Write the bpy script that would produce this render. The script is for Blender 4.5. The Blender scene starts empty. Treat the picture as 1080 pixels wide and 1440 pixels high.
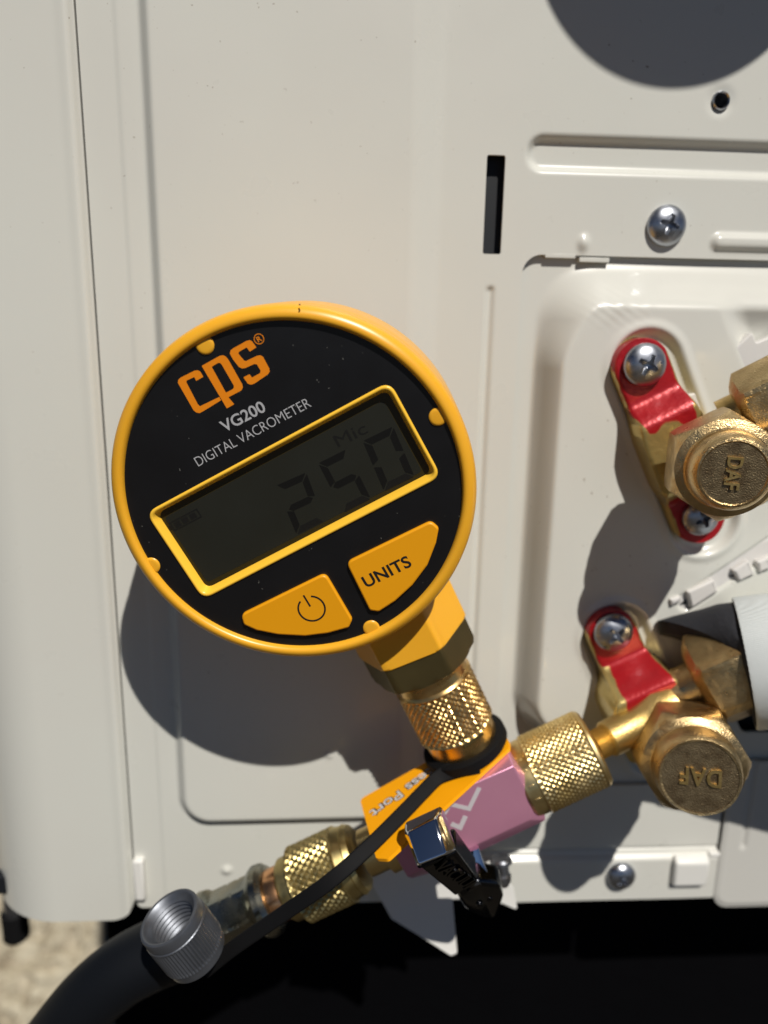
import bpy, bmesh, math, random
import numpy as np
from mathutils import Matrix, Vector, noise
sc = bpy.context.scene
COL = sc.collection
MM = 0.001
rad = math.radians

# ------------------------------------------------------------------ camera
# world in mm here: x right along the panel, y into the panel, z up; panel face is y = 0
F, CX, CY, DIST = 1040., 540., 720., 205.
_dn = np.array([-82.4, -4430., -F]); _dn /= np.linalg.norm(_dn)
_X = np.array([17760., -86., -F]); _Z = -_dn
_X = _X - _X.dot(_Z) * _Z; _X /= np.linalg.norm(_X); _Y = np.cross(_Z, _X)
R = np.array([_X, _Y, _Z])
VIEW = R @ np.array([0, 0, -1.]); CAM = -DIST * VIEW


def ray(px, py): return R @ np.array([px - CX, -(py - CY), -F])


def P(px, py, d=0.0):
    """the point seen at photo pixel px,py that stands d mm in front of the panel"""
    r = ray(px, py); t = (-d - CAM[1]) / r[1]
    return CAM + t * r


cam_d = bpy.data.cameras.new('camera'); cam = bpy.data.objects.new('camera', cam_d); COL.objects.link(cam)
cam_d.sensor_fit = 'VERTICAL'; cam_d.sensor_height = 36.0; cam_d.lens = F / 1440 * 36.0
cam_d.clip_start = 0.005; cam_d.clip_end = 200.0
mw = Matrix.Identity(4)
for i in range(3):
    for j in range(3): mw[i][j] = R[i][j]
    mw[i][3] = CAM[i] * MM
cam.matrix_world = mw
cam_d.dof.use_dof = True; cam_d.dof.focus_distance = 0.158; cam_d.dof.aperture_fstop = 26.0 / 3.0
sc.camera = cam

# ------------------------------------------------------------------ light
SUN = np.array([-.197, .605, -.785]); SUN /= np.linalg.norm(SUN)      # the way the light travels
w = bpy.data.worlds.new('World'); sc.world = w; w.use_nodes = True
nt = w.node_tree; sky = nt.nodes.new('ShaderNodeTexSky'); sky.sky_type = 'NISHITA'; sky.sun_disc = False
sky.sun_elevation = math.asin(-SUN[2]); sky.sun_rotation = math.atan2(-SUN[0], -SUN[1])
sky.air_density = .30; sky.dust_density = 0.0; sky.ozone_density = .5
bg = nt.nodes['Background']; nt.links.new(sky.outputs[0], bg.inputs[0]); bg.inputs[1].default_value = 0.05
sl = bpy.data.lights.new('sun', 'SUN'); sl.energy = 5.0; sl.angle = rad(0.5); sl.color = (1.0, .955, .89)
so = bpy.data.objects.new('sun', sl); COL.objects.link(so)
so.rotation_euler = Vector(SUN).to_track_quat('-Z', 'Y').to_euler()
so.location = (-SUN[0], -SUN[1], -SUN[2])
sc.view_settings.view_transform = 'Standard'; sc.view_settings.look = 'None'
sc.view_settings.exposure = -0.14; sc.view_settings.gamma = 1.0


# ------------------------------------------------------------------ materials
def mat(name, col, metal=0.0, rough=0.5, bump=None, coat=0.0, specks=None, var=None, rvar=None, aniso=0.0, spec=None, sss=0.0):
    """bump = (scale, strength); var = (second colour, scale, amount); rvar = (scale, amount)"""
    m = bpy.data.materials.new(name); m.use_nodes = True
    n = m.node_tree; b = n.nodes['Principled BSDF']
    b.inputs['Base Color'].default_value = (*col, 1); b.inputs['Metallic'].default_value = metal
    b.inputs['Roughness'].default_value = rough
    b.inputs['Coat Weight'].default_value = coat; b.inputs['Coat Roughness'].default_value = .08
    if spec is not None: b.inputs['Specular IOR Level'].default_value = spec
    if sss: 
        b.inputs['Subsurface Weight'].default_value = sss; b.inputs['Subsurface Radius'].default_value = (.0012, .0006, .0002)
        b.inputs['Subsurface Scale'].default_value = 1.0
    tc = n.nodes.new('ShaderNodeTexCoord')

    def noi(scale, detail=4):
        t = n.nodes.new('ShaderNodeTexNoise'); t.inputs['Scale'].default_value = scale
        t.inputs['Detail'].default_value = detail; n.links.new(tc.outputs['Object'], t.inputs['Vector']); return t
    if bump:
        t = noi(bump[0]); bp = n.nodes.new('ShaderNodeBump'); bp.inputs['Strength'].default_value = bump[1]
        bp.inputs['Distance'].default_value = bump[2] if len(bump) > 2 else 0.0002
        n.links.new(t.outputs['Fac'], bp.inputs['Height']); n.links.new(bp.outputs[0], b.inputs['Normal'])
    if var:
        t = noi(var[1], 6); rp = n.nodes.new('ShaderNodeValToRGB')
        rp.color_ramp.elements[0].position = .5 - var[2] / 2 if len(var) < 4 else var[3]
        rp.color_ramp.elements[1].position = .5 + var[2] / 2 if len(var) < 4 else var[3] + var[2]
        rp.color_ramp.elements[0].color = (*col, 1); rp.color_ramp.elements[1].color = (*var[0], 1)
        n.links.new(t.outputs['Fac'], rp.inputs[0]); n.links.new(rp.outputs[0], b.inputs['Base Color'])
    if specks:                                        # dust specks and tiny scuffs
        t = noi(specks[0], 1); rp = n.nodes.new('ShaderNodeValToRGB')
        rp.color_ramp.elements[0].position = specks[1]; rp.color_ramp.elements[1].position = specks[1] + .03
        t3 = noi(9, 2); gt = n.nodes.new('ShaderNodeMapRange'); gt.inputs['From Min'].default_value = .45; gt.inputs['From Max'].default_value = .6
        n.links.new(t3.outputs['Fac'], gt.inputs['Value'])
        mu = n.nodes.new('ShaderNodeMath'); mu.operation = 'MULTIPLY'; n.links.new(rp.outputs[0], mu.inputs[0]); n.links.new(gt.outputs[0], mu.inputs[1])
        n.links.new(t.outputs['Fac'], rp.inputs[0]); mx = n.nodes.new('ShaderNodeMixRGB'); mx.inputs[1].default_value = (*col, 1); mx.inputs[2].default_value = (*specks[2], 1)
        src = b.inputs['Base Color'].links
        if src: n.links.new(src[0].from_socket, mx.inputs[1])
        n.links.new(mu.outputs[0], mx.inputs[0]); n.links.new(mx.outputs[0], b.inputs['Base Color'])
    if rvar:
        t = noi(rvar[0], 5); mr = n.nodes.new('ShaderNodeMapRange')
        mr.inputs['To Min'].default_value = max(.02, rough - rvar[1]); mr.inputs['To Max'].default_value = rough + rvar[1]
        mr.inputs['From Min'].default_value = .3; mr.inputs['From Max'].default_value = .7
        n.links.new(t.outputs['Fac'], mr.inputs['Value']); n.links.new(mr.outputs[0], b.inputs['Roughness'])
    return m


M = {}
M['paint'] = mat('cream_paint', (.60, .605, .55), 0, .31, bump=(1100, .10, .00005), var=((.585, .575, .525), 14, .5), rvar=(60, .05), spec=.35, coat=.15, specks=(800, .765, (.34, .31, .26)))
M['paint_gloss'] = mat('glossy_cream_paint', (.60, .605, .55), 0, .30, bump=(1100, .10, .00005), var=((.585, .575, .525), 14, .5), spec=.4, coat=.5, specks=(800, .765, (.34, .31, .26)))
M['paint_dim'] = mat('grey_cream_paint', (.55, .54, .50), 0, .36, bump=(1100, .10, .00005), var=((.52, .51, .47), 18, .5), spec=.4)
M['plastic_white'] = mat('white_plastic', (.70, .69, .65), 0, .42, bump=(400, .1, .0001))
M['dark'] = mat('dark_interior', (.004, .0055, .008), 0, .6)
M['screw'] = mat('zinc_screw', (.40, .42, .46), 1, .34, bump=(700, .2, .0001), rvar=(400, .1))
M['yellow'] = mat('yellow_plastic', (.85, .42, .026), 0, .33, var=((.80, .385, .02), 40, .5), bump=(1500, .06, .00004), sss=.06)
M['yellow_frame'] = mat('yellow_frame_plastic', (.93, .54, .045), 0, .3)
M['orange'] = mat('orange_button_rubber', (.80, .335, .003), 0, .42, bump=(900, .08, .00005))
M['face'] = mat('black_face_film', (.006, .006, .007), 0, .34, bump=(2500, .06, .00003), rvar=(120, .05), specks=(1100, .77, (.10, .10, .09)))
M['logo'] = mat('orange_print', (.80, .235, .004), 0, .4)
M['grey_print'] = mat('grey_print', (.42, .42, .43), 0, .5)
M['grey_thin'] = mat('light_grey_print', (.46, .46, .47), 0, .5)
M['black_print'] = mat('black_print', (.01, .009, .008), 0, .5)
M['lcd'] = mat('lcd_glass', (.016, .0165, .0125), 0, .22, var=((.019, .020, .016), 60, .5))
M['lcd_edge_glow'] = mat('lcd_edge_glow', (.030, .022, .005), 0, .3)  # yellow glow scattered from the frame, put into the border colour
M['lcd_seg'] = mat('lcd_segment', (.0055, .0055, .0052), 0, .3)
M['lcd_seg2'] = mat('lcd_segment_faint', (.009, .009, .0085), 0, .3)
M['brass'] = mat('polished_brass', (.80, .55, .24), 1, .30, rvar=(300, .08), var=((.62, .38, .12), 120, .4))
M['brass_olive'] = mat('olive_brass', (.56, .45, .20), 1, .40, rvar=(250, .1), var=((.46, .36, .15), 90, .4))
M['brass_b'] = mat('yellow_brass', (.82, .65, .33), 1, .38, rvar=(250, .1), var=((.66, .47, .17), 90, .4))
M['copper'] = mat('copper_ring', (.80, .42, .20), 1, .25)
M['brass_dark'] = mat('dull_dark_brass', (.16, .125, .05), .85, .5, bump=(500, .1, .0001), var=((.11, .085, .035), 80, .5))
M['bronze'] = mat('forged_bronze', (.68, .51, .26), 1, .36, bump=(2500, .8, .00017), var=((.46, .32, .155), 260, .5), rvar=(500, .1))
M['bronze_dark'] = mat('aged_bronze_face', (.37, .28, .155), .95, .42, bump=(3200, .9, .00016), var=((.17, .115, .06), 420, .5))
M['cast_brass'] = mat('cast_brass', (.66, .48, .20), 1, .44, bump=(1100, .5, .0002), var=((.48, .32, .10), 150, .5))
M['pink'] = mat('pink_anodised_metal', (.68, .32, .45), .5, .34, bump=(1800, .25, .00006), var=((.60, .26, .38), 50, .5), rvar=(90, .05))
M['pink_mark'] = mat('etched_white', (.60, .56, .58), .2, .5)
M['tag'] = mat('yellow_label_plastic', (.95, .39, .002), 0, .45)
M['white_print'] = mat('white_print', (.62, .60, .58), 0, .5)
M['chrome'] = mat('chrome', (.72, .74, .78), 1, .06, bump=(300, .05, .0001))
M['dark_reflection'] = mat('chrome_dark_reflection', (.05, .052, .058), 1, .14, bump=(260, .15, .0003))  # lever is all chrome; its dark ground reflection is put into this colour
M['steel'] = mat('zinc_plated_steel', (.25, .27, .25), 1, .28, var=((.30, .26, .17), 90, .3), rvar=(200, .08))
M['grey_cap'] = mat('grey_anodised', (.15, .16, .18), .8, .44, bump=(900, .15, .0001), rvar=(300, .07))
M['rubber'] = mat('black_rubber', (.0045, .0045, .005), 0, .7, bump=(250, .25, .0003), spec=.15)
M['hose'] = mat('black_hose', (.003, .004, .006), 0, .55, bump=(200, .2, .0003), spec=.25)
M['foam'] = mat('black_foam', (.014, .015, .02), 0, .8, bump=(600, .5, .0005))
M['rubber_block'] = mat('black_block', (.0015, .0015, .002), 0, .9, bump=(60, .5, .002), spec=.05)
M['pipe_shell'] = mat('white_nylon', (.64, .62, .58), 0, .5, var=((.56, .55, .54), 60, .5))


def tape_mat():
    m = mat('white_fabric_tape', (.60, .64, .64), 0, .55)
    n = m.node_tree; b = n.nodes['Principled BSDF']; tc = n.nodes.new('ShaderNodeTexCoord')
    out = []
    for ang in (20, 110):
        mp = n.nodes.new('ShaderNodeMapping'); mp.inputs['Rotation'].default_value = (0, rad(ang), 0)
        wv = n.nodes.new('ShaderNodeTexWave'); wv.inputs['Scale'].default_value = 900
        wv.inputs['Distortion'].default_value = .4
        n.links.new(tc.outputs['Object'], mp.inputs[0]); n.links.new(mp.outputs[0], wv.inputs[0]); out.append(wv)
    ad = n.nodes.new('ShaderNodeMath'); ad.operation = 'ADD'
    n.links.new(out[0].outputs['Fac'], ad.inputs[0]); n.links.new(out[1].outputs['Fac'], ad.inputs[1])
    bp = n.nodes.new('ShaderNodeBump'); bp.inputs['Strength'].default_value = .5; bp.inputs['Distance'].default_value = .0002
    n.links.new(ad.outputs[0], bp.inputs['Height']); n.links.new(bp.outputs[0], b.inputs['Normal'])
    return m


M['tape'] = tape_mat()


def strap_mat():
    """red paint over brass: the paint mask is a per-point attribute"""
    m = bpy.data.materials.new('red_paint_on_brass'); m.use_nodes = True
    n = m.node_tree; b = n.nodes['Principled BSDF']
    at = n.nodes.new('ShaderNodeAttribute'); at.attribute_name = 'paint'
    tc = n.nodes.new('ShaderNodeTexCoord'); t = n.nodes.new('ShaderNodeTexNoise'); t.inputs['Scale'].default_value = 900
    t2 = n.nodes.new('ShaderNodeTexNoise'); t2.inputs['Scale'].default_value = 230; t2.inputs['Detail'].default_value = 5
    for q in (t, t2): n.links.new(tc.outputs['Object'], q.inputs[0])
    ad = n.nodes.new('ShaderNodeMath'); ad.operation = 'MULTIPLY_ADD'; ad.inputs[1].default_value = .7
    n.links.new(t2.outputs['Fac'], ad.inputs[0]); n.links.new(at.outputs['Fac'], ad.inputs[2])
    rp = n.nodes.new('ShaderNodeValToRGB'); rp.color_ramp.elements[0].position = .80; rp.color_ramp.elements[1].position = .90
    n.links.new(ad.outputs[0], rp.inputs[0])
    red = n.nodes.new('ShaderNodeMixRGB'); red.inputs[1].default_value = (.44, .010, .014, 1); red.inputs[2].default_value = (.28, .004, .010, 1)
    n.links.new(t2.outputs['Fac'], red.inputs[0])
    mx = n.nodes.new('ShaderNodeMixRGB'); mx.inputs[1].default_value = (.52, .40, .15, 1)
    n.links.new(rp.outputs[0], mx.inputs[0]); n.links.new(red.outputs[0], mx.inputs[2])
    n.links.new(mx.outputs[0], b.inputs['Base Color'])
    mt = n.nodes.new('ShaderNodeMath'); mt.operation = 'MULTIPLY_ADD'; mt.inputs[1].default_value = -.5; mt.inputs[2].default_value = .75
    n.links.new(rp.outputs[0], mt.inputs[0]); n.links.new(mt.outputs[0], b.inputs['Metallic'])
    b.inputs['Roughness'].default_value = .36
    bp = n.nodes.new('ShaderNodeBump'); bp.inputs['Strength'].default_value = .35; bp.inputs['Distance'].default_value = .0002
    n.links.new(t.outputs['Fac'], bp.inputs['Height'])
    b2 = n.nodes.new('ShaderNodeBump'); b2.inputs['Strength'].default_value = .6; b2.inputs['Distance'].default_value = .0005
    n.links.new(t2.outputs['Fac'], b2.inputs['Height']); n.links.new(bp.outputs[0], b2.inputs['Normal']); n.links.new(b2.outputs[0], b.inputs['Normal'])
    b.inputs['Coat Weight'].default_value = .2; b.inputs['Coat Roughness'].default_value = .15
    return m


M['strap'] = strap_mat()


# ------------------------------------------------------------------ scene helpers
def tag(o, label=None, cat=None, group=None, kind=None):
    if label: o['label'] = label
    if cat: o['category'] = cat
    if group: o['group'] = group
    if kind: o['kind'] = kind
    return o


ORG = {}


def root(name, p, label, cat, group=None):
    o = bpy.data.objects.new(name, None); COL.objects.link(o)
    o.empty_display_size = .01; o.location = Vector(p) * MM; ORG[o.name] = np.array(p, float)
    return tag(o, label, cat, group)


def org_of(o):
    while o is not None:
        if o.name in ORG: return ORG[o.name]
        o = o.parent
    return np.zeros(3)


def link(name, me, m, parent=None, angle=35):
    o = bpy.data.objects.new(name, me); COL.objects.link(o)
    if m is not None: me.materials.clear(); me.materials.append(m)
    if parent is not None: o.parent = parent
    me.shade_smooth() if hasattr(me, 'shade_smooth') else None
    if angle is None: me.shade_flat()
    else: me.set_sharp_from_angle(angle=rad(angle))
    return o


def mk(name, V, Fc, m, parent=None, angle=35, bevel=0, seg=2, recalc=True):
    V = (np.array(V, float).reshape(-1, 3) - org_of(parent)) * MM
    me = bpy.data.meshes.new(name); me.from_pydata(V.tolist(), [], [tuple(int(i) for i in f) for f in Fc])
    if recalc:
        bm = bmesh.new(); bm.from_mesh(me); bmesh.ops.recalc_face_normals(bm, faces=bm.faces); bm.to_mesh(me); bm.free()
    me.update()
    o = link(name, me, m, parent, angle)
    if bevel:
        b = o.modifiers.new('bevel', 'BEVEL'); b.width = bevel * MM; b.segments = seg; b.limit_method = 'ANGLE'
        b.angle_limit = rad(25); b.harden_normals = False
    return o


def unit(v): v = np.array(v, float); return v / np.linalg.norm(v)


def frame(axis, hint=(0, -1, 0)):
    a = unit(axis); h = np.array(hint, float)
    if abs(h.dot(a)) > .995 * np.linalg.norm(h): h = np.array((1., 0, 0))
    h = unit(h - h.dot(a) * a); return h, np.cross(a, h), a   # h: hint side, b, axis


def rev(name, rows, p0, axis, m, parent, nseg=64, fn=None, hint=(0, -1, 0), caps=(True, True), angle=35, bevel=0, hfn=None):
    """surface of revolution: rows of (h, r); fn(theta, h, r) may alter r"""
    h0, b0, a0 = frame(axis, hint); V = []; Fc = []
    for (h, r) in rows:
        for k in range(nseg):
            t = 2 * math.pi * k / nseg; rr = fn(t, h, r) if fn else r
            V.append(np.array(p0) + a0 * (hfn(t, h) if hfn else h) + (h0 * math.cos(t) + b0 * math.sin(t)) * rr)
    n = len(rows)
    for i in range(n - 1):
        for k in range(nseg):
            k2 = (k + 1) % nseg
            Fc.append((i * nseg + k, i * nseg + k2, (i + 1) * nseg + k2, (i + 1) * nseg + k))
    if caps[0]: Fc.append(tuple(range(nseg)))
    if caps[1]: Fc.append(tuple((n - 1) * nseg + k for k in range(nseg)))
    return mk(name, V, Fc, m, parent, angle, bevel)


def hexr(t, apo, phase=0.0, n=6):
    s = 2 * math.pi / n; a = ((t - phase) % s) - s / 2
    return apo / math.cos(a)


def hexfn(apo, phase=0.0): return lambda t, h, r: min(hexr(t, apo, phase), r)


def knurl_rows(h0, h1, r, step): 
    n = int((h1 - h0) / step); return [(h0 + (h1 - h0) * i / n, r) for i in range(n + 1)]


def knurlfn(h0, h1, r, nk, amp, hp):
    """diamond knurl: two crossed sets of V grooves between h0 and h1"""
    def tri(x): x = x % 1.0; return min(1.0, 2.2 * min(x, 1 - x))
    def f(t, h, rr):
        if h <= h0 or h >= h1: return rr
        e = min(1, (h - h0) / .5, (h1 - h) / .5)
        u = t / (2 * math.pi) * nk; v = h / hp
        return rr - amp * e * (1 - min(tri(u + v), tri(u - v)))
    return f


def tube(name, pts, r, m, parent, nseg=24, flat=None, hint=(0, -1, 0), n=60, caps=True, twist=None, rfn=None):
    """round (or flat w x t) section swept along a smooth path through pts"""
    pts = [np.array(p, float) for p in pts]
    Q = []
    ext = [2 * pts[0] - pts[1]] + pts + [2 * pts[-1] - pts[-2]]
    segs = len(pts) - 1; per = max(2, n // segs)
    for i in range(segs):
        p0, p1, p2, p3 = ext[i:i + 4]
        for j in range(per + (1 if i == segs - 1 else 0)):
            t = j / per
            Q.append(.5 * ((2 * p1) + (-p0 + p2) * t + (2 * p0 - 5 * p1 + 4 * p2 - p3) * t * t + (-p0 + 3 * p1 - 3 * p2 + p3) * t ** 3))
    V = []; Fc = []; N = len(Q)
    for i in range(N):
        a = unit(Q[min(i + 1, N - 1)] - Q[max(i - 1, 0)])
        h = np.array(hint, float); h = unit(h - h.dot(a) * a); b = np.cross(a, h)
        rr = r * (rfn(i / (N - 1)) if rfn else 1)
        for k in range(nseg):
            t = 2 * math.pi * k / nseg
            if flat:
                c, s = math.cos(t), math.sin(t); e = .35
                x = math.copysign(abs(c) ** e, c) * flat[1] / 2; y = math.copysign(abs(s) ** e, s) * flat[0] / 2 * (rfn(i / (N - 1)) if rfn else 1)
                V.append(Q[i] + h * x + b * y)
            else: V.append(Q[i] + (h * math.cos(t) + b * math.sin(t)) * rr)
    for i in range(N - 1):
        for k in range(nseg):
            k2 = (k + 1) % nseg; Fc.append((i * nseg + k, i * nseg + k2, (i + 1) * nseg + k2, (i + 1) * nseg + k))
    if caps: Fc += [tuple(range(nseg)), tuple((N - 1) * nseg + k for k in range(nseg))]
    return mk(name, V, Fc, m, parent, 40)


def hull(name, pts, m, parent, bevel=0.3, seg=2):
    V = (np.array(pts, float) - org_of(parent)) * MM
    bm = bmesh.new()
    for v in V: bm.verts.new(v)
    res = bmesh.ops.convex_hull(bm, input=bm.verts[:])
    bmesh.ops.delete(bm, geom=[g for g in res['geom_interior'] + res['geom_unused'] if isinstance(g, bmesh.types.BMVert)], context='VERTS')
    bmesh.ops.dissolve_limit(bm, angle_limit=rad(3), verts=bm.verts[:], edges=bm.edges[:])
    bmesh.ops.recalc_face_normals(bm, faces=bm.faces)
    me = bpy.data.meshes.new(name); bm.to_mesh(me); bm.free()
    o = link(name, me, m, parent, 30)
    if bevel:
        b = o.modifiers.new('bevel', 'BEVEL'); b.width = bevel * MM; b.segments = seg; b.limit_method = 'ANGLE'; b.angle_limit = rad(20)
    return o


def roundpoly(pts, r, n=6):
    out = []; N = len(pts)
    rs = r if isinstance(r, (list, tuple)) else [r] * N
    for i in range(N):
        p = np.array(pts[i], float); a = np.array(pts[i - 1], float); b = np.array(pts[(i + 1) % N], float)
        u1 = unit(a - p); u2 = unit(b - p); ang = math.acos(max(-1, min(1, u1.dot(u2))))
        if rs[i] <= 0 or ang > 3.0: out.append(p); continue
        d = min(rs[i] / math.tan(ang / 2), .48 * np.linalg.norm(a - p), .48 * np.linalg.norm(b - p))
        s, e = p + u1 * d, p + u2 * d
        for k in range(n + 1):
            t = k / n; out.append((1 - t) ** 2 * s + 2 * t * (1 - t) * p + t * t * e)
    return out


def fill2d(name, loops, fr, h0, h1, m, parent, bevel=0.0, angle=35):
    """flat shape with holes in frame fr=(origin,u,v,n) between heights h0 and h1 along n; loops of (u,v) mm"""
    cu = bpy.data.curves.new(name, 'CURVE'); cu.dimensions = '2D'; cu.fill_mode = 'BOTH'
    th = (h1 - h0) / 2; cu.extrude = max(th - bevel, 0) ; cu.bevel_depth = bevel; cu.bevel_resolution = 2
    if bevel: cu.offset = -bevel
    for L in loops:
        s = cu.splines.new('POLY'); s.points.add(len(L) - 1)
        for i, q in enumerate(L): s.points[i].co = (q[0], q[1], 0, 1)
        s.use_cyclic_u = True
    to = bpy.data.objects.new('tmp', cu); me = bpy.data.meshes.new_from_object(to)
    bpy.data.objects.remove(to); bpy.data.curves.remove(cu)
    return place_mesh(name, me, fr, (h0 + h1) / 2, m, parent, angle)


def place_mesh(name, me, fr, h, m, parent, angle=35):
    o_, u, v, n = fr; me.name = name
    co = np.empty(len(me.vertices) * 3); me.vertices.foreach_get('co', co); co = co.reshape(-1, 3)
    W = np.array(o_) + co[:, :1] * u + co[:, 1:2] * v + (co[:, 2:3] + h) * n
    W = (W - org_of(parent)) * MM
    me.vertices.foreach_set('co', W.ravel()); me.update()
    return link(name, me, m, parent, angle)


def text2d(name, s, a, b, cap, fr, h0, h1, m, parent, weight=0.0, spacing=1.0, slant=0.0):
    """lettering whose baseline runs from a to b (mm in the frame) with capital height cap"""
    cu = bpy.data.curves.new(name, 'FONT'); cu.body = s; cu.size = 1; cu.offset = weight; cu.space_character = spacing
    cu.resolution_u = 4; cu.extrude = .5
    to = bpy.data.objects.new('tmp', cu); me = bpy.data.meshes.new_from_object(to)
    bpy.data.objects.remove(to); bpy.data.curves.remove(cu)
    co = np.empty(len(me.vertices) * 3); me.vertices.foreach_get('co', co); co = co.reshape(-1, 3)
    x0, x1 = co[:, 0].min(), co[:, 0].max()
    capu = 0.70 if s[0].isupper() or s[0].isdigit() else .70
    a = np.array(a, float); b = np.array(b, float); L = np.linalg.norm(b - a); e = (b - a) / L; f = np.array([-e[1], e[0]])
    x = (co[:, 0] - x0) / (x1 - x0) * L; y = co[:, 1] / capu * cap
    x = x + slant * y
    q = a + x[:, None] * e + y[:, None] * f
    co2 = np.column_stack([q, co[:, 2] * (h1 - h0)])
    me.vertices.foreach_set('co', co2.ravel())
    return place_mesh(name, me, fr, (h0 + h1) / 2, m, parent, 40)


def rrect(X, Z, x0, x1, z0, z1, r):
    cx, cz, hx, hz = (x0 + x1) / 2, (z0 + z1) / 2, (x1 - x0) / 2, (z1 - z0) / 2
    qx = np.abs(X - cx) - hx + r; qz = np.abs(Z - cz) - hz + r
    return np.hypot(np.maximum(qx, 0), np.maximum(qz, 0)) + np.minimum(np.maximum(qx, qz), 0) - r


def pill(X, Z, a, b, r):
    a = np.array(a, float); b = np.array(b, float); d = b - a
    t = np.clip(((X - a[0]) * d[0] + (Z - a[1]) * d[1]) / d.dot(d), 0, 1)
    return np.hypot(X - a[0] - t * d[0], Z - a[1] - t * d[1]) - r


def ss(t): t = np.clip(t, 0, 1); return t * t * (3 - 2 * t)


def axis_pts(lo, hi, fine0, fine1, step, coarse):
    a = list(np.arange(fine0, fine1 + 1e-6, step))
    n = max(1, int((fine0 - lo) / coarse)); m_ = max(1, int((hi - fine1) / coarse))
    pre = list(np.linspace(lo, fine0, n + 1)[:-1]) if lo < fine0 else []
    post = list(np.linspace(a[-1], hi, m_ + 1)[1:]) if hi > a[-1] else []
    return np.array(pre + a + post)


def sheet(name, xs, zs, hfn, sdf, m, parent, thick=1.0, yfn=None):
    """pressed sheet metal: height field over x,z; kept where sdf(x,z) < 0, cut edges snapped to the outline and turned back"""
    X, Z = np.meshgrid(xs, zs); X = X.copy(); Z = Z.copy()
    D = sdf(X, Z)
    keep_q = np.ones((len(zs) - 1, len(xs) - 1), bool)
    Xc = (X[:-1, :-1] + X[1:, 1:]) / 2; Zc = (Z[:-1, :-1] + Z[1:, 1:]) / 2
    keep_q = sdf(Xc, Zc) < 0
    near = np.zeros_like(D, bool); kk = np.zeros_like(D, int)
    for di in (0, 1):
        for dj in (0, 1): kk[di:di + keep_q.shape[0], dj:dj + keep_q.shape[1]] += keep_q
    near = (kk > 0) & (kk < 4)
    near[0, :] = near[-1, :] = False; near[:, 0] = near[:, -1] = False
    e = .05
    for _ in range(3):
        Dn = sdf(X, Z); gx = (sdf(X + e, Z) - Dn) / e; gz = (sdf(X, Z + e) - Dn) / e
        g2 = np.maximum(gx * gx + gz * gz, .2)
        X = np.where(near, X - np.clip(Dn * gx / g2, -1, 1), X); Z = np.where(near, Z - np.clip(Dn * gz / g2, -1, 1), Z)
    H = hfn(X, Z)
    Yv = -H
    if yfn is not None: X, Yv, Z = yfn(X, Yv, Z)
    nx = len(xs)
    V = np.stack([X, Yv, Z], -1).reshape(-1, 3)
    I, J = np.nonzero(keep_q)
    a = I * nx + J; Q = np.stack([a, a + 1, a + nx + 1, a + nx], 1)
    # boundary edges
    E = np.concatenate([Q[:, [0, 1]], Q[:, [1, 2]], Q[:, [2, 3]], Q[:, [3, 0]]])
    key = np.sort(E, 1); kid = key[:, 0].astype(np.int64) * len(V) + key[:, 1]
    _, inv, cnt = np.unique(kid, return_inverse=True, return_counts=True)
    B = E[cnt[inv] == 1]
    bv = np.unique(B); mp = {int(v): len(V) + i for i, v in enumerate(bv)}
    V2 = V[bv].copy(); V2[:, 1] += thick
    V = np.vstack([V, V2])
    W = np.array([(b, a_, mp[int(a_)], mp[int(b)]) for a_, b in B])
    Q = np.vstack([Q, W])
    used = np.unique(Q); rm = np.full(len(V), -1); rm[used] = np.arange(len(used)); V = V[used]; Q = rm[Q]
    me = bpy.data.meshes.new(name)
    V = (V - org_of(parent)) * MM
    me.vertices.add(len(V)); me.vertices.foreach_set('co', V.ravel())
    me.loops.add(Q.size); me.loops.foreach_set('vertex_index', Q.ravel().astype(np.int32))
    me.polygons.add(len(Q)); me.polygons.foreach_set('loop_start', (np.arange(len(Q)) * 4).astype(np.int32))
    me.update(calc_edges=True); me.validate()
    return link(name, me, m, parent, 50)


def box(name, x0, x1, y0, y1, z0, z1, m, parent, bevel=.4):
    V = [(x, y, z) for x in (x0, x1) for y in (y0, y1) for z in (z0, z1)]
    Fc = [(0, 1, 3, 2), (4, 5, 7, 6), (0, 1, 5, 4), (2, 3, 7, 6), (0, 2, 6, 4), (1, 3, 7, 5)]
    return mk(name, V, Fc, m, parent, 35, bevel)


# ================================================================== the outdoor unit
ac = root('air_conditioner_outdoor_unit', (0, 0, -126), 'cream painted metal outdoor air conditioner unit whose pressed side panel fills the background', 'air conditioner')
p2 = lambda x, y, d=0: tuple(P(x, y, d)[[0, 2]])

SLOT = (24.2, 28.9, 68.5, 92.1)
HOLE = (82.6, 106.3, 2.3)


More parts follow.
